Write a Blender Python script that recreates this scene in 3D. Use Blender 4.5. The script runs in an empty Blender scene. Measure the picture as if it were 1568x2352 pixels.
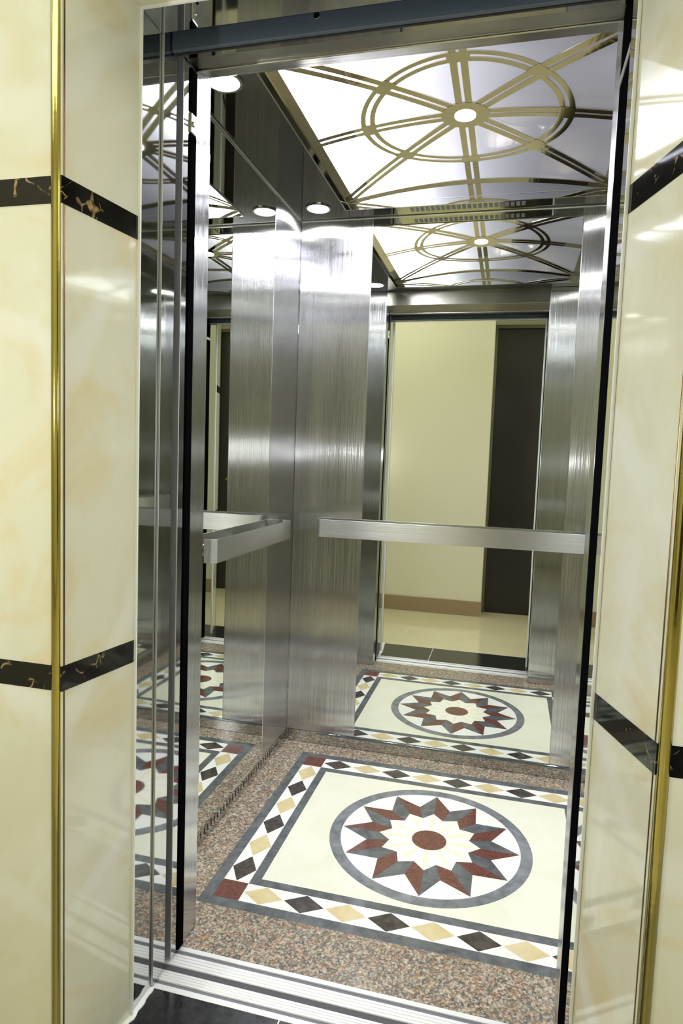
import bpy, bmesh, math, random
from mathutils import Vector, Matrix
PI = math.pi
random.seed(7)
S = bpy.context.scene
COL = S.collection

# ------------------------------------------------------------------ dimensions (metres)
W, D, H = 1.38, 1.218, 2.176          # car: width, depth, ceiling
HS = 0.050                            # kick plate height
XJL, XJR = 0.146, 1.037               # clear opening
YF = 0.0775                           # inner face of the car front
Y_SF = -0.1348                        # front edge of the landing sill
Y_T, Y_L = -0.213, -0.411             # steel frame front, lobby wall face
Y_OPP = -1.443                        # opposite lobby wall
ZB = ((0.7871, 0.8334), (1.6363, 1.6815))   # black bands
XL0, XR0 = 0.1157, 1.0986             # outer corners of the splayed reveals
ZLOB = 2.75

# ------------------------------------------------------------------ materials
def srgb(r, g, b):
    f = lambda c: (c/255/12.92) if c/255 <= .04045 else ((c/255+.055)/1.055)**2.4
    return (f(r), f(g), f(b), 1)

class M:
    """small node helper"""
    def __init__(s, name):
        s.m = bpy.data.materials.new(name); s.m.use_nodes = True
        s.t = s.m.node_tree; s.n = s.t.nodes
        s.b = s.n['Principled BSDF']
        s.pos = s.n.new('ShaderNodeNewGeometry').outputs['Position']
    def link(s, a, b): s.t.links.new(a, b)
    def map(s, scale=(1,1,1), rot=(0,0,0), loc=(0,0,0)):
        k = s.n.new('ShaderNodeMapping'); k.inputs['Scale'].default_value = scale
        k.inputs['Rotation'].default_value = rot; k.inputs['Location'].default_value = loc
        s.link(s.pos, k.inputs['Vector']); return k.outputs[0]
    def noise(s, vec, scale, detail=3, rough=.5, dist=0):
        k = s.n.new('ShaderNodeTexNoise'); k.inputs['Scale'].default_value = scale
        k.inputs['Detail'].default_value = detail; k.inputs['Roughness'].default_value = rough
        k.inputs['Distortion'].default_value = dist; s.link(vec, k.inputs['Vector']); return k.outputs['Fac']
    def ramp(s, fac, stops, interp='LINEAR'):
        k = s.n.new('ShaderNodeValToRGB'); k.color_ramp.interpolation = interp
        e = k.color_ramp.elements
        while len(e) < len(stops): e.new(.5)
        for i, (p, c) in enumerate(stops): e[i].position = p; e[i].color = c
        s.link(fac, k.inputs[0]); return k.outputs['Color']
    def mix(s, fac, a, b, mode='MIX'):
        k = s.n.new('ShaderNodeMix'); k.data_type = 'RGBA'; k.blend_type = mode
        for sock, v in ((k.inputs[0], fac), (k.inputs[6], a), (k.inputs[7], b)):
            if hasattr(v, 'links'): s.link(v, sock)
            else: sock.default_value = v
        return k.outputs[2]
    def bump(s, h, dist, strength=1):
        k = s.n.new('ShaderNodeBump'); k.inputs['Distance'].default_value = dist
        k.inputs['Strength'].default_value = strength
        s.link(h, k.inputs['Height']); s.link(k.outputs[0], s.b.inputs['Normal'])
    def set(s, **kw):
        for k, v in kw.items():
            nm = k.replace('_', ' ')
            if hasattr(v, 'links'): s.link(v, s.b.inputs[nm])
            else: s.b.inputs[nm].default_value = v
        return s
def plain(name, col, rough=.5, metal=0, **kw):
    return M(name).set(Base_Color=col, Roughness=rough, Metallic=metal, **kw).m

def mirror_steel(name, col, rough, wave=.0006, wscale=2.2):
    k = M(name); k.set(Base_Color=col, Metallic=1.0, Roughness=rough)
    k.bump(k.noise(k.map((1, 1, .7)), wscale, 1), wave); return k.m

def brushed(name, col, rough=.25, aniso=1.0, vertical=True, wave=.0010, spread=.22, grain=None):
    """brushed stainless: fine scratches run vertically (or along the part); each scratch leans the
    normal a little to its side, so reflections smear across the scratches and stay sharp along them"""
    k = M(name)
    sc = (3100, 3100, 2.0) if vertical else (2.0, 2.0, 3100)
    g = k.noise(k.map(sc), 1.0, 1)
    fine = k.noise(k.map((700, 700, 1.0) if vertical else (1.5, 1.5, 900)), 1.0, 2)
    cloud = k.noise(k.map((2.5, 2.5, 1.6)), 2.0, 4, .55)
    lo = tuple(c*.97 for c in col[:3])+(1,); hi = tuple(min(1, c*1.04) for c in col[:3])+(1,)
    base = k.ramp(fine, [(.3, lo), (.7, hi)])
    k.link(k.mix(.08, base, k.ramp(cloud, [(.4, (.35, .37, .36, 1)), (.65, (.85, .86, .84, 1))])), k.b.inputs['Base Color'])
    k.set(Metallic=1.0, Anisotropic=aniso, Roughness=rough)
    def vm(op, a, b=None, scale=None):
        q = k.n.new('ShaderNodeVectorMath'); q.operation = op
        for i, v in enumerate((a, b)):
            if v is None: continue
            if hasattr(v, 'links'): k.link(v, q.inputs[i])
            else: q.inputs[i].default_value = v
        if scale is not None:
            if hasattr(scale, 'links'): k.link(scale, q.inputs['Scale'])
            else: q.inputs['Scale'].default_value = scale
        return q.outputs[0]
    geo = k.n.new('ShaderNodeNewGeometry'); N0 = geo.outputs['Normal']
    t = vm('CROSS_PRODUCT', N0, (0, 0, 1))           # horizontal direction in the surface
    if grain: t = vm('NORMALIZE', vm('CROSS_PRODUCT', N0, vm('ADD', grain, (.001, .002, .003))))
    elif not vertical: t = vm('NORMALIZE', vm('ADD', vm('CROSS_PRODUCT', N0, t), (.003, .002, .001)))
    k.link(t, k.b.inputs['Tangent'])
    bp = k.n.new('ShaderNodeBump'); bp.inputs['Distance'].default_value = wave
    k.link(k.noise(k.map((1.0, 1.0, 2.2)), 2.4, 1), bp.inputs['Height'])
    mr = k.n.new('ShaderNodeMapRange'); mr.clamp = False
    mr.inputs['From Min'].default_value = .25; mr.inputs['From Max'].default_value = .75
    mr.inputs['To Min'].default_value = -spread; mr.inputs['To Max'].default_value = spread
    k.link(g, mr.inputs[0])
    n = vm('NORMALIZE', vm('ADD', bp.outputs[0], vm('SCALE', t, None, mr.outputs[0])))
    k.link(n, k.b.inputs['Normal'])
    return k.m

STEEL = srgb(209, 210, 212)
m_brush = brushed('brushed_steel_vertical_grain', STEEL, .17, spread=.34)
m_brush_h = brushed('brushed_steel_long_grain', srgb(208,209,204), .36, .93, vertical=False, wave=.0003, spread=.15)
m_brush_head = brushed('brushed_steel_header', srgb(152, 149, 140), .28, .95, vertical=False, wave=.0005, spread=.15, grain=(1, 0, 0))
m_mirror = mirror_steel('mirror_glass', srgb(233, 236, 230), 0.0, .00012)
m_polish = mirror_steel('polished_steel', srgb(196, 198, 196), .035, .0012, 3.0)
m_ceil = mirror_steel('polished_ceiling_steel', srgb(152, 152, 156), .03, .0005)
m_lattice = mirror_steel('polished_lattice_steel', srgb(208, 199, 178), .05, .0004)
m_chrome = plain('chrome', srgb(215, 215, 212), .08, 1)
m_seam = plain('bright_edge_steel', srgb(226, 228, 224), .22, 1)
m_edge = plain('satin_edge_steel', srgb(214, 216, 222), .38, .75)
m_rubber = plain('black_rubber', srgb(12, 12, 15), .55, Specular_IOR_Level=0.0)
m_slate = plain('blue_grey_paint', srgb(78, 88, 102), .32)
m_slot = plain('black_slot', srgb(14, 14, 14), .7)
m_darkmetal = plain('dark_gap', srgb(34, 35, 36), .5)
m_alu = M('ribbed_aluminium').set(Base_Color=srgb(242, 243, 244), Metallic=.25, Roughness=.38).m
m_groove = plain('sill_groove', srgb(112, 113, 122), .5)
m_groove2 = plain('sill_gap', srgb(74, 72, 78), .6)
m_white = plain('white_caulk', srgb(248, 249, 246), .45)
m_paint = plain('cream_wall_paint', srgb(232, 230, 206), .5)
m_ceilpaint = plain('white_ceiling_paint', srgb(240, 238, 225), .7)
m_base = plain('tan_skirting_tile', srgb(158, 138, 108), .3)
m_doorwood = plain('dark_door_lacquer', srgb(40, 36, 36), .22)
m_doorframe = plain('dark_door_frame', srgb(112, 110, 92), .35)

def brass():
    k = M('yellow_brass'); k.set(Base_Color=srgb(184, 172, 100), Metallic=1.0, Roughness=.16)
    k.bump(k.noise(k.map((20, 20, 30)), 1, 2), .0006); return k.m
m_brass = brass()

def cream_marble(name, tint=1.0):
    k = M(name)
    v = k.map((1.0, 1.0, .75), (.3, .2, .5))
    cloud = k.noise(v, 2.6, 5, .6, .8)
    peach = k.noise(k.map((1, 1, 1.3), (0, .4, .2), (3, 1, 2)), 3.1, 4, .6, 1.2)
    c = k.ramp(cloud, [(.30, srgb(230, 228, 204)), (.5, srgb(224, 224, 200)), (.7, srgb(236, 237, 226))])
    pf = k.ramp(peach, [(.50, (0, 0, 0, 1)), (.70, (.8, .8, .8, 1))])
    c = k.mix(pf, c, srgb(224, 206, 158))
    w = k.n.new('ShaderNodeTexWave'); w.inputs['Scale'].default_value = .9; w.inputs['Distortion'].default_value = 9
    w.inputs['Detail'].default_value = 3; w.inputs['Detail Scale'].default_value = 1.3
    k.link(k.map((1, 1, 1), (.7, .5, .9)), w.inputs['Vector'])
    vf = k.ramp(w.outputs['Fac'], [(.90, (0, 0, 0, 1)), (.99, (.45, .45, .45, 1))])
    c = k.mix(vf, c, srgb(240, 241, 236))
    k.set(Base_Color=c, Roughness=.06, IOR=1.52)
    return k.m
m_tile = cream_marble('cream_onyx_tile')

def black_marble():
    k = M('black_gold_marble')
    v = k.map((1, 1, 1), (.2, .6, .1))
    a = k.noise(v, 9, 4, .6, 1.5)
    n = k.n.new('ShaderNodeTexVoronoi'); n.feature = 'DISTANCE_TO_EDGE'; n.inputs['Scale'].default_value = 16
    wv = k.n.new('ShaderNodeVectorMath'); wv.operation = 'ADD'
    k.link(v, wv.inputs[0])
    nn = k.n.new('ShaderNodeTexNoise'); nn.inputs['Scale'].default_value = 14; k.link(v, nn.inputs['Vector'])
    sc = k.n.new('ShaderNodeVectorMath'); sc.operation = 'SCALE'; sc.inputs['Scale'].default_value = .12
    k.link(nn.outputs['Color'], sc.inputs[0]); k.link(sc.outputs[0], wv.inputs[1]); k.link(wv.outputs[0], n.inputs['Vector'])
    vein = k.ramp(n.outputs['Distance'], [(.0, (1, 1, 1, 1)), (.035, (0, 0, 0, 1))])
    mask = k.ramp(a, [(.55, (0, 0, 0, 1)), (.63, (1, 1, 1, 1))])
    f = k.mix(1.0, vein, mask, 'MULTIPLY')
    k.set(Base_Color=k.mix(f, srgb(20, 19, 19), srgb(190, 160, 110)), Roughness=.05, IOR=1.55)
    return k.m
m_black = black_marble()

def granite():
    k = M('brown_speckled_granite')
    def cells(scale, off):
        n = k.n.new('ShaderNodeTexVoronoi'); n.inputs['Scale'].default_value = scale
        k.link(k.map((1, 1, 1), (0, 0, off), (off, 2*off, 0)), n.inputs['Vector']); return n.outputs['Color']
    def ch(c):
        q = k.n.new('ShaderNodeSeparateColor'); k.link(c, q.inputs[0]); return q.outputs[0], q.outputs[1]
    r1, g1 = ch(cells(118, 1.3)); r2, g2 = ch(cells(210, 4.1))
    c = k.ramp(r1, [(0, srgb(104, 100, 95)), (.20, srgb(162, 116, 90)), (.36, srgb(172, 144, 118)), (.50, srgb(134, 128, 116)),
                    (.70, srgb(192, 182, 162)), (.86, srgb(98, 99, 98))], 'CONSTANT')
    c2 = k.ramp(r2, [(0, srgb(76, 80, 82)), (.25, srgb(172, 150, 126)), (.5, srgb(212, 206, 190)), (.75, srgb(130, 112, 98))], 'CONSTANT')
    c = k.mix(.10, k.mix(.5, c, c2), srgb(150, 140, 124))
    k.set(Base_Color=c, Roughness=.12, IOR=1.5)
    return k.m
m_granite = granite()

def stone(name, c1, c2, scale=14, rough=.10, detail=5):
    k = M(name)
    k.set(Base_Color=k.ramp(k.noise(k.map(), scale, detail, .65, .6), [(.35, c1), (.65, c2)]), Roughness=rough, IOR=1.5)
    return k.m
m_grey = stone('dark_grey_marble', srgb(84, 88, 90), srgb(112, 116, 120), 22)
m_ring = stone('mid_grey_marble', srgb(104, 108, 112), srgb(140, 144, 150), 18)
m_field = stone('cream_field_marble', srgb(236, 236, 214), srgb(242, 242, 226), 6)
m_wmarb = stone('white_marble', srgb(244, 245, 240), srgb(250, 250, 248), 5)
m_gold = stone('gold_marble', srgb(206, 190, 140), srgb(222, 208, 166), 16)
m_choc = stone('dark_brown_marble', srgb(58, 54, 52), srgb(92, 84, 82), 30)
m_red = stone('red_brown_granite', srgb(98, 60, 54), srgb(122, 82, 74), 90)
m_yell = stone('pale_yellow_marble', srgb(246, 240, 206), srgb(250, 244, 218), 8)
m_yellw = stone('pale_ivory_marble', srgb(250, 250, 236), srgb(252, 252, 242), 8)
m_thresh = stone('black_granite', srgb(30, 31, 32), srgb(48, 49, 50), 60, .14)
m_lobfloor = stone('cream_floor_tile', srgb(208, 200, 164), srgb(216, 208, 174), 3, .10)

def emitter(name, col, strength, base=.8):
    return plain(name, (base, base, base, 1), .4, 0, Emission_Color=col, Emission_Strength=strength)
m_lamp = emitter('white_led_lens', (1, 1, .97, 1), 300)

def diffuser():
    """backlit acrylic: glow painted brighter on its left half, as if a tube sat behind"""
    k = M('backlit_acrylic')
    k.set(Base_Color=srgb(120, 120, 126), Roughness=.12)
    sx = k.n.new('ShaderNodeSeparateXYZ'); k.link(k.pos, sx.inputs[0]); x = sx.outputs[0]
    def op(o, a, b):
        q = k.n.new('ShaderNodeMath'); q.operation = o
        for i, v in enumerate((a, b)):
            if v is None: continue
            if hasattr(v, 'links'): k.link(v, q.inputs[i])
            else: q.inputs[i].default_value = v
        return q.outputs[0]
    def gauss(c, w, a):
        d = op('DIVIDE', op('SUBTRACT', x, c), w)
        return op('MULTIPLY', op('POWER', 2.71828, op('MULTIPLY', op('MULTIPLY', d, d), -1.0)), a)
    e = op('ADD', op('ADD', gauss(.30, .13, GA), gauss(.45, .30, .95)), .13)  # left-hand glow painted into the emission, no tube modelled
    k.set(Emission_Color=(.87, .87, 1, 1), Emission_Strength=e)
    return k.m
GA = 19.0
m_diff = diffuser()

# ------------------------------------------------------------------ mesh building
class MB:
    def __init__(s): s.bm = bmesh.new(); s.mats = []
    def mi(s, m):
        if m not in s.mats: s.mats.append(m)
        return s.mats.index(m)
    def poly(s, pts, m):
        f = s.bm.faces.new([s.bm.verts.new(p) for p in pts]); f.material_index = s.mi(m); return f
    def box(s, a, b, m, bev=0, seam=None):
        r = bmesh.ops.create_cube(s.bm, size=1)
        for v in r['verts']:
            v.co = Vector([(a[i]+b[i])/2 + v.co[i]*abs(b[i]-a[i]) for i in range(3)])
        fs = {f for v in r['verts'] for f in v.link_faces}
        for f in fs: f.material_index = s.mi(m)
        if bev:
            es = list({e for v in r['verts'] for e in v.link_edges})
            o = bmesh.ops.bevel(s.bm, geom=es, offset=bev, segments=1, affect='EDGES', profile=.5)
            for f in o['faces']: f.material_index = s.mi(seam or m)
        return s
    def prism(s, pts2, lo, hi, m, axis='z', side=None):
        """polygon extruded along an axis; pts2 in the other two coordinates (cyclic order)"""
        def P(p, t):
            return {'z': (p[0], p[1], t), 'x': (t, p[0], p[1]), 'y': (p[0], t, p[1])}[axis]
        A = [s.bm.verts.new(P(p, lo)) for p in pts2]; B = [s.bm.verts.new(P(p, hi)) for p in pts2]
        k = s.mi(m); ks = s.mi(side) if side else k
        n = len(pts2)
        f1 = s.bm.faces.new(A[::-1]); f2 = s.bm.faces.new(B); f1.material_index = f2.material_index = k
        for i in range(n):
            f = s.bm.faces.new([A[i], A[(i+1) % n], B[(i+1) % n], B[i]]); f.material_index = ks
        return s
    def ringprism(s, c, r0, r1, lo, hi, m, n=96):
        A = []
        for i in range(n):
            t = 2*PI*i/n; ct, st = math.cos(t), math.sin(t)
            A.append([s.bm.verts.new((c[0]+r*ct, c[1]+r*st, z)) for r, z in ((r0, lo), (r1, lo), (r1, hi), (r0, hi))])
        k = s.mi(m)
        for i in range(n):
            a, b = A[i], A[(i+1) % n]
            for j in range(4):
                s.bm.faces.new([a[j], b[j], b[(j+1) % 4], a[(j+1) % 4]]).material_index = k
        return s
    def cyl(s, p, q, r, m, n=20, r2=None):
        p, q = Vector(p), Vector(q); d = q-p
        mt = Matrix.Translation((p+q)/2) @ d.to_track_quat('Z', 'Y').to_matrix().to_4x4()
        o = bmesh.ops.create_cone(s.bm, cap_ends=True, segments=n, radius1=r, radius2=r if r2 is None else r2, depth=d.length, matrix=mt)
        for f in {f for v in o['verts'] for f in v.link_faces}: f.material_index = s.mi(m); f.smooth = len(f.verts) == 4
        return s
    def obj(s, name, parent=None, at=None, smooth=False):
        bmesh.ops.recalc_face_normals(s.bm, faces=s.bm.faces[:])
        o = Vector((0, 0, 0))
        if at is not None: o = Vector(at)
        if parent is not None: o = Vector(parent.location) if parent.parent is None else Vector(parent.parent.location)+Vector(parent.location)
        bmesh.ops.translate(s.bm, verts=s.bm.verts[:], vec=-o)
        me = bpy.data.meshes.new(name); s.bm.to_mesh(me); s.bm.free()
        for m in s.mats: me.materials.append(m)
        if smooth:
            for p in me.polygons: p.use_smooth = True
        ob = bpy.data.objects.new(name, me); COL.objects.link(ob)
        if parent is not None: ob.parent = parent
        else: ob.location = o
        return ob

def tag(o, label, cat, group=None, kind=None):
    if label: o['label'] = label
    if cat: o['category'] = cat
    if group: o['group'] = group
    if kind: o['kind'] = kind
    return o
def thing(name, label, cat, loc, group=None):
    o = bpy.data.objects.new(name, None); COL.objects.link(o); o.location = loc; o.empty_display_size = .1
    return tag(o, label, cat, group)
def struct(mb, name, label, cat, at=None):
    return tag(mb.obj(name, at=at), label, cat, kind='structure')

# ------------------------------------------------------------------ LOBBY shell
# tiled lift wall: two piers with splayed reveals, and the head above the opening
def pier(pts, name, label):
    mb = MB(); mb.prism(pts, 0, ZLOB, m_tile); return struct(mb, name, label, 'wall')
pier([(0.141, Y_T), (XL0, Y_L), (-1.6, Y_L), (-1.6, Y_T)], 'wall_front_left', 'polished cream onyx tile wall and splayed reveal left of the lift opening')
pier([(XJR, Y_T), (2.9, Y_T), (2.9, Y_L), (XR0, Y_L)], 'wall_front_right', 'polished cream onyx tile wall and splayed reveal right of the lift opening')
mb = MB()
a = [(0.141, Y_T, 2.07), (XJR, Y_T, 2.07), (XR0, Y_L, 2.10), (XL0, Y_L, 2.10)]
b = [(x, y, ZLOB) for x, y, z in a]
mb.poly(a, m_tile); mb.poly(b, m_tile)
for i in range(4): mb.poly([a[i], a[(i+1) % 4], b[(i+1) % 4], b[i]], m_tile)
bmesh.ops.remove_doubles(mb.bm, verts=mb.bm.verts[:], dist=1e-5)
struct(mb, 'wall_front_head', 'cream tile head above the lift opening', 'wall')

# black bands on face and reveal, proud by 1 mm
names = iter(range(1, 40))
def band(x_in, x_out, x_far, z0, z1, label):
    e = .0008; sg = 1 if x_far < x_out else -1
    pts = [(x_in, Y_T+.001), (x_in+sg*e, Y_T), (x_out+sg*e, Y_L-e), (x_far, Y_L-e), (x_far, Y_L+.002), (x_out-sg*.003, Y_L+.002), (x_in-sg*.003, Y_T+.001)]
    mb = MB(); mb.prism(pts, z0, z1, m_black)
    struct(mb, 'trim_%d' % next(names), label, 'tile band')
for (z0, z1), w in zip(ZB, ('lower', 'upper')):
    band(0.141, XL0, -1.6, z0, z1, '%s black marble tile band wrapping the left reveal' % w)
    band(XJR, XR0, 2.9, z0, z1, '%s black marble tile band wrapping the right reveal' % w)
# white sealant lines where tile meets steel
mb = MB()
mb.box((.1405, -.2175, 0), (.1460, -.2130, 2.07), m_white)
struct(mb, 'trim_%d' % next(names), 'white tile edge line down the left side of the opening', 'edge line')
mb = MB(); mb.box((1.0320, -.2175, 0), (1.0375, -.2130, 2.07), m_white)
struct(mb, 'trim_%d' % next(names), 'white tile edge line down the right side of the opening', 'edge line')
mb = MB(); mb.box((.146, -.2175, 2.066), (1.032, -.2130, 2.0705), m_white)
struct(mb, 'trim_%d' % next(names), 'white tile edge line across the top of the opening', 'edge line')
mb = MB()
L, Rr = [], []
for i in range(26):
    t = i/25; y = -.136 - t*.272
    x = .1445 if y > -.215 else .1445 - (.1445-.1185)*((-.215-y)/.196)
    L.append((x-.004, y)); Rr.append((x+.007+.0035*math.sin(i*1.9)+.002*math.sin(i*4.3)+.004*t, y))
mb.prism(L+Rr[::-1], 0.0, .0025, m_white)
struct(mb, 'trim_%d' % next(names), 'ragged white sealant bead along the foot of the left jamb', 'sealant')

def brass_trim(x, label, sg):
    t = thing('corner_trim', label, 'corner trim', (x, Y_L, 0), 'brass corner trims of the lift opening')
    mb = MB(); n = 20
    prof = [(x+.0095*math.cos(2*PI*i/n), Y_L+.0015+.0085*math.sin(2*PI*i/n)) for i in range(n)]
    mb.prism(prof, 0, ZLOB, m_brass)
    o = mb.obj('rounded_rod', t, smooth=False)
    for p in o.data.polygons: p.use_smooth = len(p.vertices) == 4
    mb = MB(); mb.box((x-sg*.004, Y_L+.004, 0), (x+sg*.0125, Y_L+.0075, ZLOB), plain_bronze); mb.obj('fixing_flange', t)
plain_bronze = plain('dark_bronze', srgb(120, 100, 70), .35, 1)
brass_trim(.1045, 'tall brass corner trim at the left corner of the tiled opening', 1)
brass_trim(1.1085, 'tall brass corner trim at the right corner of the tiled opening', -1)

# floors
mb = MB(); mb.box((-1.6, Y_OPP-.25, -.06), (2.9, -.4135, 0), m_lobfloor)
struct(mb, 'floor', 'polished cream tile floor of the lobby', 'floor')
mb = MB()
mb.box((.455, -.4130, -.06), (1.11, Y_SF-.0005, 0), m_thresh); mb.box((.10, -.4130, -.06), (.452, Y_SF-.0005, 0), m_thresh)
mb.box((.452, -.4130, -.06), (.455, Y_SF-.0005, -.0004), m_white)
struct(mb, 'floor', 'black granite threshold in front of the lift sill', 'floor')
# opposite wall with a dark door in a recess, end walls, ceiling
XD0, XD1 = .712, 1.68
mb = MB(); mb.box((-1.6, Y_OPP-.17, 0), (XD0, Y_OPP, ZLOB), m_paint); mb.box((XD1, Y_OPP-.17, 0), (2.9, Y_OPP, ZLOB), m_paint)
mb.box((XD0, Y_OPP-.17, 2.32), (XD1, Y_OPP, ZLOB), m_paint); mb.box((-1.6, Y_OPP-.3, 0), (2.9, Y_OPP-.2505, ZLOB), m_paint)
struct(mb, 'wall_rear', 'cream painted lobby wall facing the lift', 'wall')
mb = MB(); mb.box((-1.6, Y_OPP, 0), (XD0, Y_OPP+.012, .12), m_base, .002); mb.box((XD1, Y_OPP, 0), (2.9, Y_OPP+.012, .12), m_base, .002)
struct(mb, 'baseboard_rear', 'tan tile baseboard of the facing lobby wall', 'baseboard')
mb = MB(); mb.box((XD0+.02, Y_OPP-.235, 0.006), (XD1-.02, Y_OPP-.19, 2.29), m_doorwood, .002)
dr = struct(mb, 'door_1', 'dark lacquered door in the facing lobby wall', 'door')
mb = MB(); mb.cyl((XD1-.12, Y_OPP-.19, 1.0), (XD1-.12, Y_OPP-.14, 1.0), .011, m_brass); mb.cyl((XD1-.12, Y_OPP-.145, 1.0), (XD1-.23, Y_OPP-.145, 1.0), .008, m_brass)
mb.obj('door_handle', dr)
mb = MB()
for x0, x1 in ((XD0+.001, XD0+.02), (XD1-.02, XD1-.001)): mb.box((x0, Y_OPP-.245, 0), (x1, Y_OPP-.17, 2.319), m_doorframe)
mb.box((XD0+.02, Y_OPP-.245, 2.295), (XD1-.02, Y_OPP-.17, 2.319), m_doorframe); mb.obj('door_frame', dr)
mb = MB(); mb.box((-1.65, Y_OPP-.3, 0), (-1.6005, -.21, ZLOB), m_paint); struct(mb, 'wall_left', 'cream painted end wall of the lobby, left', 'wall')
mb = MB(); mb.box((2.9005, Y_OPP-.3, 0), (2.95, -.21, ZLOB), m_paint); struct(mb, 'wall_right', 'cream painted end wall of the lobby, right', 'wall')
mb = MB(); mb.box((-1.65, Y_OPP-.3, ZLOB+.0005), (2.95, -.20, ZLOB+.05), m_ceilpaint); struct(mb, 'ceiling', 'white lobby ceiling', 'ceiling')

# ------------------------------------------------------------------ LANDING FRAME, DOORS, SILLS
t = thing('door_frame', 'polished steel landing door frame lining the tiled opening', 'door frame', (.141, Y_T, 0))
mb = MB(); mb.box((.02, Y_T+.0003, 0.0005), (.141, -.1358, 2.16), m_polish, .0006); mb.obj('left_jamb', t)
mb = MB(); mb.box((XJR+.0002, Y_T+.0003, 0.0005), (1.16, -.1185, 2.16), m_polish, .0006); mb.obj('right_jamb', t)
mb = MB(); mb.box((.1412, Y_T+.0003, 2.0702), (XJR-.0002, -.1358, 2.16), m_polish, .0006); mb.obj('head', t)

t = thing('landing_door', 'outer mirror steel landing door leaf slid open at the left', 'door', (.146, -.106, .004))
mb = MB(); mb.box((-.30, -.1330, .004), (.1455, -.0790, 2.12), m_polish, .0006); mb.obj('door_panel', t)
mb = MB(); mb.box((.1405, -.1344, .004), (.1463, -.1331, 2.12), m_edge, .0006); o = mb.obj('edge_strip', t); o['label'] = 'bright satin steel edge strip'
t = thing('car_door', 'inner mirror steel car door leaf slid open at the left', 'door', (.146, -.04, .004))
mb = MB(); mb.box((-.30, -.0498, .004), (.146, -.0225, 2.12), m_polish, .0006); mb.obj('door_panel', t)
mb = MB(); mb.box((.110, -.0525, .004), (.1468, -.0499, 2.12), m_edge, .0008); o = mb.obj('edge_strip', t); o['label'] = 'bright satin steel edge strip'
mb = MB(); mb.box((.118, -.0215, .003), (.1500, .0058, 1.93), m_rubber, .002); e = mb.obj('safety_edge', t); e['label'] = 'black rubber safety edge'
mb = MB(); mb.box((.118, -.0220, 1.975), (.1505, .0058, 2.068), m_rubber, .002); mb.obj('upper_cover', t)
mb = MB(); mb.box((.118, -.0220, 1.931), (.1503, .0056, 1.974), m_seam, .002); mb.cyl((.1500, -.010, 1.952), (.1535, -.010, 1.952), .006, m_chrome, 12); mb.obj('sensor_bracket', t)

t = thing('slam_post', 'black rubber door closing post down the right side of the opening', 'door post', (XJR, -.06, 0))
mb = MB(); mb.box((XJR+.0002, -.1178, .002), (1.16, -.003, 1.945), m_rubber, .002); mb.obj('rubber_strip', t)
mb = MB(); mb.box((XJR-.0005, -.1183, 1.946), (1.16, -.0025, 1.965), m_seam, .002); mb.obj('sensor_bracket', t)
mb = MB(); mb.box((XJR+.0002, -.1178, 1.966), (1.16, -.003, 2.12), m_rubber, .002); mb.obj('upper_cover', t)

t = thing('door_track_cover', 'blue-grey painted door track cover across the top of the opening', 'track cover', (.6, -.1, 2.05))
mb = MB(); mb.box((.1465, -.106, 2.0515), (XJR-.0005, -.0960, 2.15), m_slate, .002); mb.obj('front_plate', t)
mb = MB(); mb.box((.1465, -.0955, 2.051), (XJR-.0005, -.0900, 2.056), m_darkmetal); mb.obj('lower_lip', t)
mb = MB(); mb.box((.1465, -.134, 2.1502), (XJR-.0005, -.0505, 2.16), m_darkmetal); mb.obj('top_plate', t)
for x in (.46, .98):
    mb = MB(); mb.cyl((x, -.108, 2.083), (x, -.104, 2.083), .006, m_chrome, 16); mb.obj('screw', t)

def sill(name, label, ybands, z0=-.05):
    """ybands: list of (y_start, y_end, kind) from front to back"""
    y0, y1 = ybands[0][0], ybands[-1][1]
    t = thing(name, label, 'door sill', (.6, (y0+y1)/2, 0))
    mb = MB(); mb.box((.02, y0, z0), (1.16, y1, -.012), m_alu)
    for a, b, kind in ybands:
        if kind == 'flat': mb.box((.02, a, -.0122), (1.16, b, -.0003), m_alu, .0005)
        if kind == 'ribs':
            n = 4; w = (b-a)/n
            for i in range(n): mb.box((.02, a+i*w+.0006, -.0122), (1.16, a+(i+1)*w-.0006, -.0003), m_alu, .0007)
            mb.box((.02, a, -.0122), (1.16, b, -.0022), m_alu)
    mb.obj('ribbed_plate', t)
    for a, b, kind in ybands:
        if kind == 'groove':
            mb = MB(); mb.box((.02, a+.0002, -.0119), (1.16, b-.0002, -.0040), m_groove); mb.obj('guide_groove', t)
sill('landing_sill', 'outer ribbed aluminium sill against the black threshold', [(-.1344, -.1196, 'flat'), (-.1196, -.1088, 'groove'), (-.1088, -.078, 'ribs')])
sill('car_sill', 'inner ribbed aluminium sill against the granite car floor', [(-.0604, -.0243, 'ribs'), (-.0243, -.0134, 'groove'), (-.0134, -.0003, 'flat')])
mb = MB(); mb.box((.02, -.0778, -.09), (1.16, -.0606, -.0030), m_groove2)
struct(mb, 'trim_%d' % next(names), 'dark running gap between the two sills', 'gap')

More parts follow.
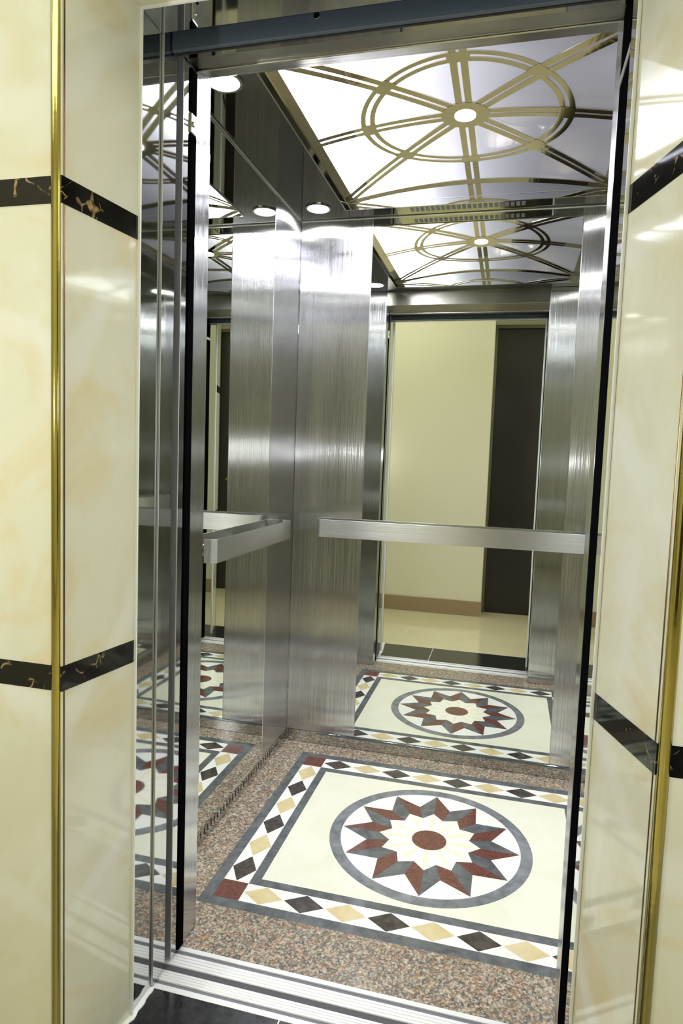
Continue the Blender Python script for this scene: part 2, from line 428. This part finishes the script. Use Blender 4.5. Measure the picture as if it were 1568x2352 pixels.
# ------------------------------------------------------------------ CAR FLOOR with inlaid marble panel
mb = MB(); mb.box((0, 0, -.05), (W, D, 0), m_granite)
struct(mb, 'floor', 'brown speckled granite floor of the lift car', 'floor')
x0, x1, y0, y1 = .1062, 1.2675, .1625, 1.1264
w1, w2, w3, R = .0327, .0763, .0288, .3227
cx, cy = (x0+x1)/2, (y0+y1)/2
zi0, zi1, zi2 = .0001, .0006, .0009
t = thing('marble_medallion', 'inlaid cream marble floor panel with star medallion and diamond border', 'floor inlay', (cx, cy, 0))
def part(mb, nm, label=None):
    o = mb.obj(nm, t)
    if label: o['label'] = label
    return o
mb = MB(); mb.box((x0, y0, zi0), (x1, y1, zi1), m_wmarb); part(mb, 'white_ground')
def frame(xa, ya, xb, yb, w, m, nm, label):
    mb = MB()
    P = [(xa, ya), (xb, ya), (xb, yb), (xa, yb)]; Q = [(xa+w, ya+w), (xb-w, ya+w), (xb-w, yb-w), (xa+w, yb-w)]
    for i in range(4): mb.prism([P[i], P[(i+1) % 4], Q[(i+1) % 4], Q[i]], zi1, zi2, m)
    part(mb, nm, label)
frame(x0, y0, x1, y1, w1, m_grey, 'outer_border', 'dark grey marble outer border')
a = w1+w2
frame(x0+a, y0+a, x1-a, y1-a, w3, m_grey, 'inner_border', 'dark grey marble inner border')
mb = MB(); b = a+w3; mb.box((x0+b, y0+b, zi1), (x1-b, y1-b, zi2), m_field); part(mb, 'cream_field')
for px, py in ((x0+w1, y0+w1), (x1-a, y0+w1), (x0+w1, y1-a), (x1-a, y1-a)):
    mb = MB(); mb.box((px, py, zi1), (px+w2, py+w2, zi2), m_red); part(mb, 'corner_square', 'red-brown granite')
Lx, Ly = (x1-x0-2*a)/8, (y1-y0-2*a)/6
def diamond(c, hx, hy, dark):
    mb = MB(); mb.prism([(c[0]-hx, c[1]), (c[0], c[1]-hy), (c[0]+hx, c[1]), (c[0], c[1]+hy)], zi1, zi2, m_choc if dark else m_gold)
    part(mb, 'diamond', 'dark brown marble' if dark else 'gold marble')
for k in range(8):
    X = x0+a+Lx*(k+.5)
    diamond((X, y0+w1+w2/2), Lx/2-.002, w2/2-.0015, k % 2 == 1)
    diamond((X, y1-w1-w2/2), Lx/2-.002, w2/2-.0015, k % 2 == 0)
for k in range(6):
    Y = y0+a+Ly*(k+.5)
    diamond((x0+w1+w2/2, Y), w2/2-.0015, Ly/2-.002, k % 2 == 0)
    diamond((x1-w1-w2/2, Y), w2/2-.0015, Ly/2-.002, k % 2 == 1)
z3, z4, z5 = .00095, .0013, .0016
mb = MB(); mb.prism([(cx+R*.9*math.cos(2*PI*i/96), cy+R*.9*math.sin(2*PI*i/96)) for i in range(96)], zi2, z3+.0001, m_wmarb); part(mb, 'medallion_ground')
mb = MB(); mb.ringprism((cx, cy), R*.888, R, zi2, z4, m_ring); part(mb, 'grey_ring')
pol = lambda r, d: (cx+R*r*math.cos(math.radians(d)), cy+R*r*math.sin(math.radians(d)))
for k in range(12):
    an = .9+30*k
    mb = MB()   # one ray: dark half and red half
    mb.prism([pol(.877, an), pol(.628, an+15), pol(.402, an+15), pol(.503, an)], z3, z4, m_grey)
    mb.prism([pol(.877, an), pol(.503, an), pol(.402, an-15), pol(.628, an-15)], z3, z4, m_red)
    part(mb, 'star_ray')
mb = MB()
for k in range(12):
    an = .9+30*k
    mb.prism([pol(.0, an), pol(.402, an-15), pol(.503, an), pol(.402, an+15)], z3, z4, m_yellw)
    mb.prism([pol(.12, an-5), pol(.35, an-4), pol(.498, an), pol(.35, an+4), pol(.12, an+5)], z4, z4+.00015, m_yell)
part(mb, 'flower')
mb = MB(); mb.prism([pol(.172, i*7.5) for i in range(48)], z4, z5, m_red); part(mb, 'centre_disc', 'red-brown granite')

# ------------------------------------------------------------------ CAR WALLS
def shell(a, b, name, label):
    mb = MB(); mb.box(a, b, m_darkmetal); struct(mb, name, label, 'wall')
shell((-.05, 0, -.02), (-.0205, D+.05, 2.6), 'wall_car_left', 'dark backing wall behind the left steel panels')
shell((W+.0205, 0, -.02), (W+.05, D+.05, 2.6), 'wall_car_right', 'dark backing wall behind the right steel panels')
shell((-.02, D+.0205, -.02), (W+.02, D+.05, 2.6), 'wall_car_rear', 'dark backing wall behind the rear steel panels')

def side_panel(side, u0, u1, mat, nm, label, cat, proud=.0006):
    """side: L/R/B; u along the wall"""
    g = .0002
    z0, z1 = HS+.001, H-.0005
    if side == 'L': a, b, loc = (-.02, u0+g, z0), (proud, u1-g, z1), (0, (u0+u1)/2, HS)
    if side == 'R': a, b, loc = (W-proud, u0+g, z0), (W+.02, u1-g, z1), (W, (u0+u1)/2, HS)
    if side == 'B': a, b, loc = (u0+g, D-proud, z0), (u1-g, D+.02, z1), ((u0+u1)/2, D, HS)
    mb = MB(); mb.box(a, b, mat, *((.0020, m_seam) if mat is not m_mirror else (.0004,)))
    o = mb.obj(nm, at=loc); return tag(o, label, cat, 'full-height mirrors of the lift car' if cat == 'mirror' else 'brushed steel wall panels of the lift car')
YA, YB_ = .380, .9221
side_panel('L', YF, YA, m_brush, 'wall_panel', 'brushed steel wall panel on the left wall nearest the door', 'wall panel')
side_panel('L', YA, YB_, m_mirror, 'wall_mirror', 'full-height mirror in the middle of the left car wall', 'mirror', 0)
side_panel('L', YB_, D, m_brush, 'wall_panel', 'brushed steel wall panel on the left wall by the rear corner', 'wall panel')
side_panel('B', 0.0007, .2998, m_brush, 'wall_panel', 'brushed steel wall panel at the left end of the rear wall', 'wall panel')
side_panel('B', .2998, 1.0864, m_mirror, 'wall_mirror', 'wide full-height mirror in the middle of the rear car wall', 'mirror', 0)
side_panel('B', 1.0864, W-.0008, m_brush, 'wall_panel', 'brushed steel wall panel at the right end of the rear wall', 'wall panel')
side_panel('R', YF, YA, m_brush, 'wall_panel', 'brushed steel wall panel on the right wall nearest the door', 'wall panel')
side_panel('R', YA, YB_, m_mirror, 'wall_mirror', 'full-height mirror in the middle of the right car wall', 'mirror', 0)
side_panel('R', YB_, D-.0008, m_brush, 'wall_panel', 'brushed steel wall panel on the right wall by the rear corner', 'wall panel')

def kick(a, b, name_side, slots):
    t = thing('kick_plate', 'low polished steel kick plate along the foot of the %s wall' % name_side, 'kick plate', ((a[0]+b[0])/2, (a[1]+b[1])/2, 0), 'kick plates round the lift car')
    mb = MB(); mb.box(a, b, m_polish, .0004); mb.obj('plate', t)
    if slots:
        for s in slots: mb = MB(); mb.box(s[0], s[1], m_slot); mb.obj('vent_slot', t)
kick((-.02, YF, .0008), (-.0004, D, HS), 'left', [((-.0005, YF+.03+.0245*i, .020), (.0004, YF+.0345+.0245*i, .041)) for i in range(45)])
kick((W+.0004, YF, .0008), (W+.02, D, HS), 'right', [((W-.0003, YF+.03+.0245*i, .020), (W+.0005, YF+.0345+.0245*i, .041)) for i in range(45)])
kick((0, D+.0004, .0008), (W, D+.02, HS), 'rear', None)

# front returns and header
mb = MB(); mb.box((.0005, .0062, .0008), (.1478, YF, H-.0005), m_brush, .0015)
tag(mb.obj('return_panel', at=(.07, .04, 0)), 'narrow brushed steel front return panel at the left of the doorway', 'return panel', 'front return panels beside the doorway')
mb = MB(); mb.box((XJR, .0003, .0008), (W-.0005, YF, H-.0005), m_brush, .0015)
tag(mb.obj('return_panel', at=(1.2, .04, 0)), 'brushed steel front return panel at the right of the doorway', 'return panel', 'front return panels beside the doorway')
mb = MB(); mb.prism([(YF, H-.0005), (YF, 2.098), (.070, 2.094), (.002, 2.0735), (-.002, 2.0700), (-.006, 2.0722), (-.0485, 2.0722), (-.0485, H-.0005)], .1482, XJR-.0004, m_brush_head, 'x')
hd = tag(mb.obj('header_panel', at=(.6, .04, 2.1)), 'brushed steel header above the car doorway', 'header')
mb = MB(); mb.box((.1505, -.0035, 2.0680), (XJR-.0006, .0010, 2.0700), m_seam, .0005); mb.obj('bright_edge', hd)
mb = MB(); mb.box((.1505, -.0885, 2.0690), (XJR-.0006, -.0490, 2.0722), m_ceil); mb.obj('soffit_strip', hd)

# ------------------------------------------------------------------ CAR CEILING
RX0, RX1, RY0, RY1 = .212, 1.168, .173, 1.121
mb = MB()
zt = H+.018
for (a, b) in (((0, 0), (RX0, D)), ((RX1, 0), (W, D)), ((RX0, 0), (RX1, RY0)), ((RX0, RY1), (RX1, D))):
    mb.box((a[0], a[1], H), (b[0], b[1], zt), m_ceil)
bmesh.ops.remove_doubles(mb.bm, verts=mb.bm.verts[:], dist=1e-6)
mb.box((-.02, -.02, 2.40), (W+.02, D+.02, 2.42), m_darkmetal)
struct(mb, 'ceiling', 'polished dark steel ceiling of the lift car', 'ceiling')
mb = MB(); mb.box((.0004, D-.0020, HS+.001), (.0020, D-.0004, H-.006), m_polish, .0004)
struct(mb, 'trim_%d' % next(names), 'bright vertical bead in the left rear corner of the car', 'bead')
mb = MB(); mb.box((W-.0020, D-.0020, HS+.001), (W-.0004, D-.0004, H-.006), m_polish, .0004)
struct(mb, 'trim_%d' % next(names), 'bright vertical bead in the right rear corner of the car', 'bead')
# wall / ceiling shadow bead
mb = MB()
mb.box((.0008, YF, H-.006), (.006, D-.001, H-.0003), m_seam, .001); mb.box((.006, D-.006, H-.006), (W-.006, D-.0008, H-.0003), m_seam, .001)
mb.box((W-.006, YF, H-.006), (W-.0008, D-.001, H-.0003), m_seam, .001)
struct(mb, 'trim_%d' % next(names), 'bright steel bead where the car walls meet the ceiling', 'bead')

Z0V, SV = 2.196, .051
def vz(x):
    u = (x-(RX0+RX1)/2)/((RX1-RX0)/2); return Z0V+SV*(1-u*u)
t = thing('ceiling_light', 'vaulted backlit ceiling light with polished wheel-shaped lattice', 'ceiling light', (.69, (RY0+RY1)/2, H))
NX = 48
mb = MB()
for i in range(NX):
    xa, xb = RX0+(RX1-RX0)*i/NX, RX0+(RX1-RX0)*(i+1)/NX
    mb.poly([(xa, RY0, vz(xa)+.004), (xb, RY0, vz(xb)+.004), (xb, RY1, vz(xb)+.004), (xa, RY1, vz(xa)+.004)], m_diff)
bmesh.ops.remove_doubles(mb.bm, verts=mb.bm.verts[:], dist=1e-6)
o = mb.obj('diffuser', t, smooth=True); o['label'] = 'milky backlit acrylic vault'
sm = o.modifiers.new('thickness', 'SOLIDIFY'); sm.thickness = .003; sm.offset = 1
# recess frame
mb = MB()
for xa, xb in ((RX0-.001, RX0+.0012), (RX1-.0012, RX1+.001)): mb.box((xa, RY0, H-.003), (xb, RY1, Z0V+.006), m_ceil)
for ya, yb in ((RY0-.001, RY0+.0012), (RY1-.0012, RY1+.001)):
    pts = [(RX0, H-.003), (RX1, H-.003)] + [(RX1-(RX1-RX0)*i/24, vz(RX1-(RX1-RX0)*i/24)+.006) for i in range(25)]
    mb.prism(pts, ya, yb, m_polish, 'y')
mb.obj('recess_frame', t)
mb = MB()   # thin bright bead round the mouth and a ledge on the end arches
for a, b in (((RX0-.004, RY0-.004), (RX0, RY1+.004)), ((RX1, RY0-.004), (RX1+.004, RY1+.004)), ((RX0, RY0-.004), (RX1, RY0)), ((RX0, RY1), (RX1, RY1+.004))):
    mb.box((a[0], a[1], H-.0035), (b[0], b[1], H-.0002), m_seam)
mb.box((RX0, RY1-.0025, 2.194), (RX1, RY1-.0002, 2.1965), m_seam); mb.box((RX0, RY0+.0002, 2.194), (RX1, RY0+.0025, 2.1965), m_seam)
mb.obj('bright_bead', t)

# lattice: flat shapes laid on the vault.  Grid union would be heavy, so each band is its own strip mesh, joined
CX, CY = .69, (RY0+RY1)/2
def lay(mb, quads_pts, m=m_lattice, th=.003, dz=0):
    """quads_pts: list of cross sections [(x,y),(x,y)] along a band"""
    rows = []
    for pr in quads_pts:
        (xa, ya), (xb, yb) = pr
        rows.append([mb.bm.verts.new((xa, ya, vz(xa)-dz)), mb.bm.verts.new((xb, yb, vz(xb)-dz)),
                     mb.bm.verts.new((xb, yb, vz(xb)+th)), mb.bm.verts.new((xa, ya, vz(xa)+th))])
    k = mb.mi(m)
    for A, B in zip(rows, rows[1:]):
        for j in range(4): mb.bm.faces.new([A[j], B[j], B[(j+1) % 4], A[(j+1) % 4]]).material_index = k
    for r in (rows[0], rows[-1]): mb.bm.faces.new(r).material_index = k
RO = .309
def ring(r1, r0, dz=0):
    mb = MB(); n = 120
    lay(mb, [[(CX+r0*math.cos(2*PI*i/n), CY+r0*math.sin(2*PI*i/n)), (CX+r1*math.cos(2*PI*i/n), CY+r1*math.sin(2*PI*i/n))] for i in range(n+1)], dz=dz)
    return mb
ring(RO, RO-.0150).obj('outer_ring', t)
ring(RO-.0270, RO-.0425).obj('inner_ring', t)
ring(.071, .031, .0012).obj('hub', t)
mb = MB(); mb.cyl((CX, CY, vz(CX)-.004), (CX, CY, vz(CX)+.003), .0312, m_diff, 40); 
hubm = emitter('hub_lamp', (1, 1, 1, 1), 3.0); mb.mats = [hubm]; h = mb.obj('hub_lamp', t); h['label'] = 'round white lamp in the wheel hub'
hx, hy = (RX1-RX0)/2-.03, (RY1-RY0)/2-.036
for k in range(8):
    an = k*PI/4
    if k % 2 == 1:
        e = (hx*(1 if math.cos(an) > 0 else -1), hy*(1 if math.sin(an) > 0 else -1))
    else:
        e = (hx*round(math.cos(an)), hy*round(math.sin(an)))
    L = math.hypot(*e); d = (e[0]/L, e[1]/L); nrm = (-d[1], d[0])
    mb = MB()
    for s in (-1, 1):
        o0, o1 = s*.0042, s*.0235
        sec = []
        for j in range(25):
            q = .062+(L-.062+.012)*j/24
            sec.append([(CX+d[0]*q+nrm[0]*o0, CY+d[1]*q+nrm[1]*o0), (CX+d[0]*q+nrm[0]*o1, CY+d[1]*q+nrm[1]*o1)])
        lay(mb, sec, dz=.0004)
    # small web where spoke crosses the rings
    sec = [[(CX+d[0]*q-nrm[0]*.030, CY+d[1]*q-nrm[1]*.030), (CX+d[0]*q+nrm[0]*.030, CY+d[1]*q+nrm[1]*.030)] for q in [RO-.0425+.0425*j/5 for j in range(6)]]
    lay(mb, sec, dz=.0008)
    mb.obj('double_spoke', t)
mb = MB()
for xa, xb in ((RX0+.0005, RX0+.034), (RX1-.034, RX1-.0005)):
    lay(mb, [[(xa, RY0+(RY1-RY0)*j/4), (xb, RY0+(RY1-RY0)*j/4)] for j in range(5)])
for ya, yb in ((RY0+.0005, RY0+.020), (RY1-.020, RY1-.0005)):
    lay(mb, [[(RX0+.03+(RX1-RX0-.06)*j/40, ya), (RX0+.03+(RX1-RX0-.06)*j/40, yb)] for j in range(41)])
mb.obj('lattice_border', t)

# downlights
def downlight(x, y, label):
    t = thing('downlight', label, 'downlight', (x, y, H), 'downlights in the ceiling strips')
    mb = MB(); mb.ringprism((x, y), .041, .050, H-.004, H+.0005, m_chrome, 40); mb.obj('rim', t)
    mb = MB(); mb.cyl((x, y, H-.0025), (x, y, H+.0005), .0412, m_lamp, 40); mb.obj('lens', t)
downlight(.109, .228, 'round white downlight in the left ceiling strip near the door')
downlight(.109, 1.092, 'round white downlight in the left ceiling strip at the rear corner')
downlight(1.271, .228, 'round white downlight in the right ceiling strip near the door')
downlight(1.271, 1.092, 'round white downlight in the right ceiling strip at the rear corner')

# ventilation grille in the rear ceiling strip
t = thing('vent_grille', 'slotted ventilation grille in the rear ceiling strip', 'vent grille', (.66, 1.165, H))
m_gr = mirror_steel('grille_steel', srgb(190, 186, 150), .12, .0003)
mb = MB(); mb.box((.40, 1.129, H-.0015), (.92, 1.207, H-.0001), m_gr, .0004); mb.obj('plate', t)
for i in range(22):
    x = .455+i*.0195; mb = MB(); mb.box((x, 1.138, H-.0019), (x+.0135, 1.178, H-.0014), m_groove); mb.obj('slot', t)

# ------------------------------------------------------------------ HANDRAILS
def handrail(side, u0, u1, label):
    """flat bar with curled ends on round stand-offs; local frame u along wall, v off the wall"""
    za, zb = .899, .971; V, r, th = .050, .022, .005
    if side == 'L': P = lambda u, v: (v, u)
    if side == 'R': P = lambda u, v: (W-v, u)
    if side == 'B': P = lambda u, v: (u, D-v)
    c = P((u0+u1)/2, 0); t = thing('handrail', label, 'handrail', (c[0], c[1], (za+zb)/2), 'handrails of the lift car')
    path = []
    def arc(cu, cv, a0, a1, n=8):
        for i in range(n+1):
            q = a0+(a1-a0)*i/n; path.append((cu+r*math.cos(q), cv+r*math.sin(q)))
    path.append((u0, .012)); arc(u0+r, V-r, PI, PI/2); arc(u1-r, V-r, PI/2, 0); path.append((u1, .012))
    pin = []
    for i, p in enumerate(path):
        a = path[max(0, i-1)]; b = path[min(len(path)-1, i+1)]
        d = Vector((b[0]-a[0], b[1]-a[1])).normalized(); pin.append((p[0]+d.y*th, p[1]-d.x*th))
    mb = MB(); rows = []
    for p, q in zip(path, pin):
        rows.append([mb.bm.verts.new((*P(*p), za)), mb.bm.verts.new((*P(*p), zb)), mb.bm.verts.new((*P(*q), zb)), mb.bm.verts.new((*P(*q), za))])
    k = mb.mi(m_brush_h)
    for A, B in zip(rows, rows[1:]):
        for j in range(4): mb.bm.faces.new([A[j], B[j], B[(j+1) % 4], A[(j+1) % 4]]).material_index = k
    for rw in (rows[0], rows[-1]): mb.bm.faces.new(rw).material_index = k
    ob = mb.obj('flat_bar', t)
    bv = ob.modifiers.new('bevel', 'BEVEL'); bv.width = .0008; bv.segments = 2; bv.limit_method = 'ANGLE'; bv.angle_limit = math.radians(50)
    n = 3
    for i in range(n):
        u = u0+.035+(u1-u0-.07)*i/(n-1)
        mb = MB(); p, q = P(u, .0008), P(u, V-th); mb.cyl((*p, .935), (*q, .935), .008, m_chrome)
        q2 = P(u, .006); mb.cyl((*p, .935), (*q2, .935), .017, m_chrome); mb.obj('standoff', t)
handrail('L', .362, 1.062, 'flat brushed steel handrail on the left car wall')
handrail('B', .117, 1.263, 'long flat brushed steel handrail across the rear car wall')
handrail('R', .362, 1.062, 'flat brushed steel handrail on the right car wall')

# ------------------------------------------------------------------ LIGHTS
def area(name, loc, size, power, col, direction, sy=None, shape='RECTANGLE'):
    l = bpy.data.lights.new(name, 'AREA'); l.energy = power; l.color = col; l.shape = shape
    l.size = size; l.size_y = sy or size
    o = bpy.data.objects.new(name, l); COL.objects.link(o); o.location = loc
    o.rotation_euler = Vector(direction).to_track_quat('-Z', 'Y').to_euler(); return o
area('lobby_ceiling_light', (-.2, -.78, 2.73), 1.2, 7.2, (1, 1, .88), (0, 0, -1), .5)
area('lobby_ceiling_light', (1.9, -.78, 2.73), 1.2, 7.2, (1, 1, .88), (0, 0, -1), .5)
area('flash_stand_in', (1.43, -1.40, 1.262), .03, 5.0, (1, 1, 1), (-.75, 2.2, 0), .035)  # unseen pair added either side of the camera, standing in for its flash
area('flash_stand_in', (-.33, -1.40, 1.262), .03, 5.0, (1, 1, 1), (.95, 2.2, 0), .035)

wd = bpy.data.worlds.new('World'); S.world = wd; wd.use_nodes = True
wd.node_tree.nodes['Background'].inputs[0].default_value = (.05, .05, .05, 1)

# ------------------------------------------------------------------ CAMERA
yaw, pitch, roll, f = -.2471, -.0818, .0354, 1507.35
F = Vector((math.sin(yaw)*math.cos(pitch), math.cos(yaw)*math.cos(pitch), math.sin(pitch)))
Rt = Vector((math.cos(yaw), -math.sin(yaw), 0)); U = Rt.cross(F)
R2 = Rt*math.cos(roll)+U*math.sin(roll); U2 = -Rt*math.sin(roll)+U*math.cos(roll)
cd = bpy.data.cameras.new('camera'); cam = bpy.data.objects.new('camera', cd); COL.objects.link(cam)
mw = Matrix((( R2.x, U2.x, -F.x, .8726), (R2.y, U2.y, -F.y, -1.4035), (R2.z, U2.z, -F.z, 1.2228), (0, 0, 0, 1)))
cam.matrix_world = mw
cd.sensor_fit = 'VERTICAL'; cd.sensor_height = 36; cd.sensor_width = 24; cd.lens = f/2352*36; cd.clip_start = .01
S.camera = cam

vs = S.view_settings
S.display_settings.display_device = 'sRGB'
vs.view_transform = 'Standard'; vs.look = 'None'; vs.exposure = .15; vs.gamma = 1; vs.use_curve_mapping = False
cy_ = S.cycles
cy_.max_bounces = 14; cy_.glossy_bounces = 12; cy_.diffuse_bounces = 4
cy_.sample_clamp_indirect = 6; cy_.use_denoising = True
cy_.caustics_reflective = True; cy_.blur_glossy = .3
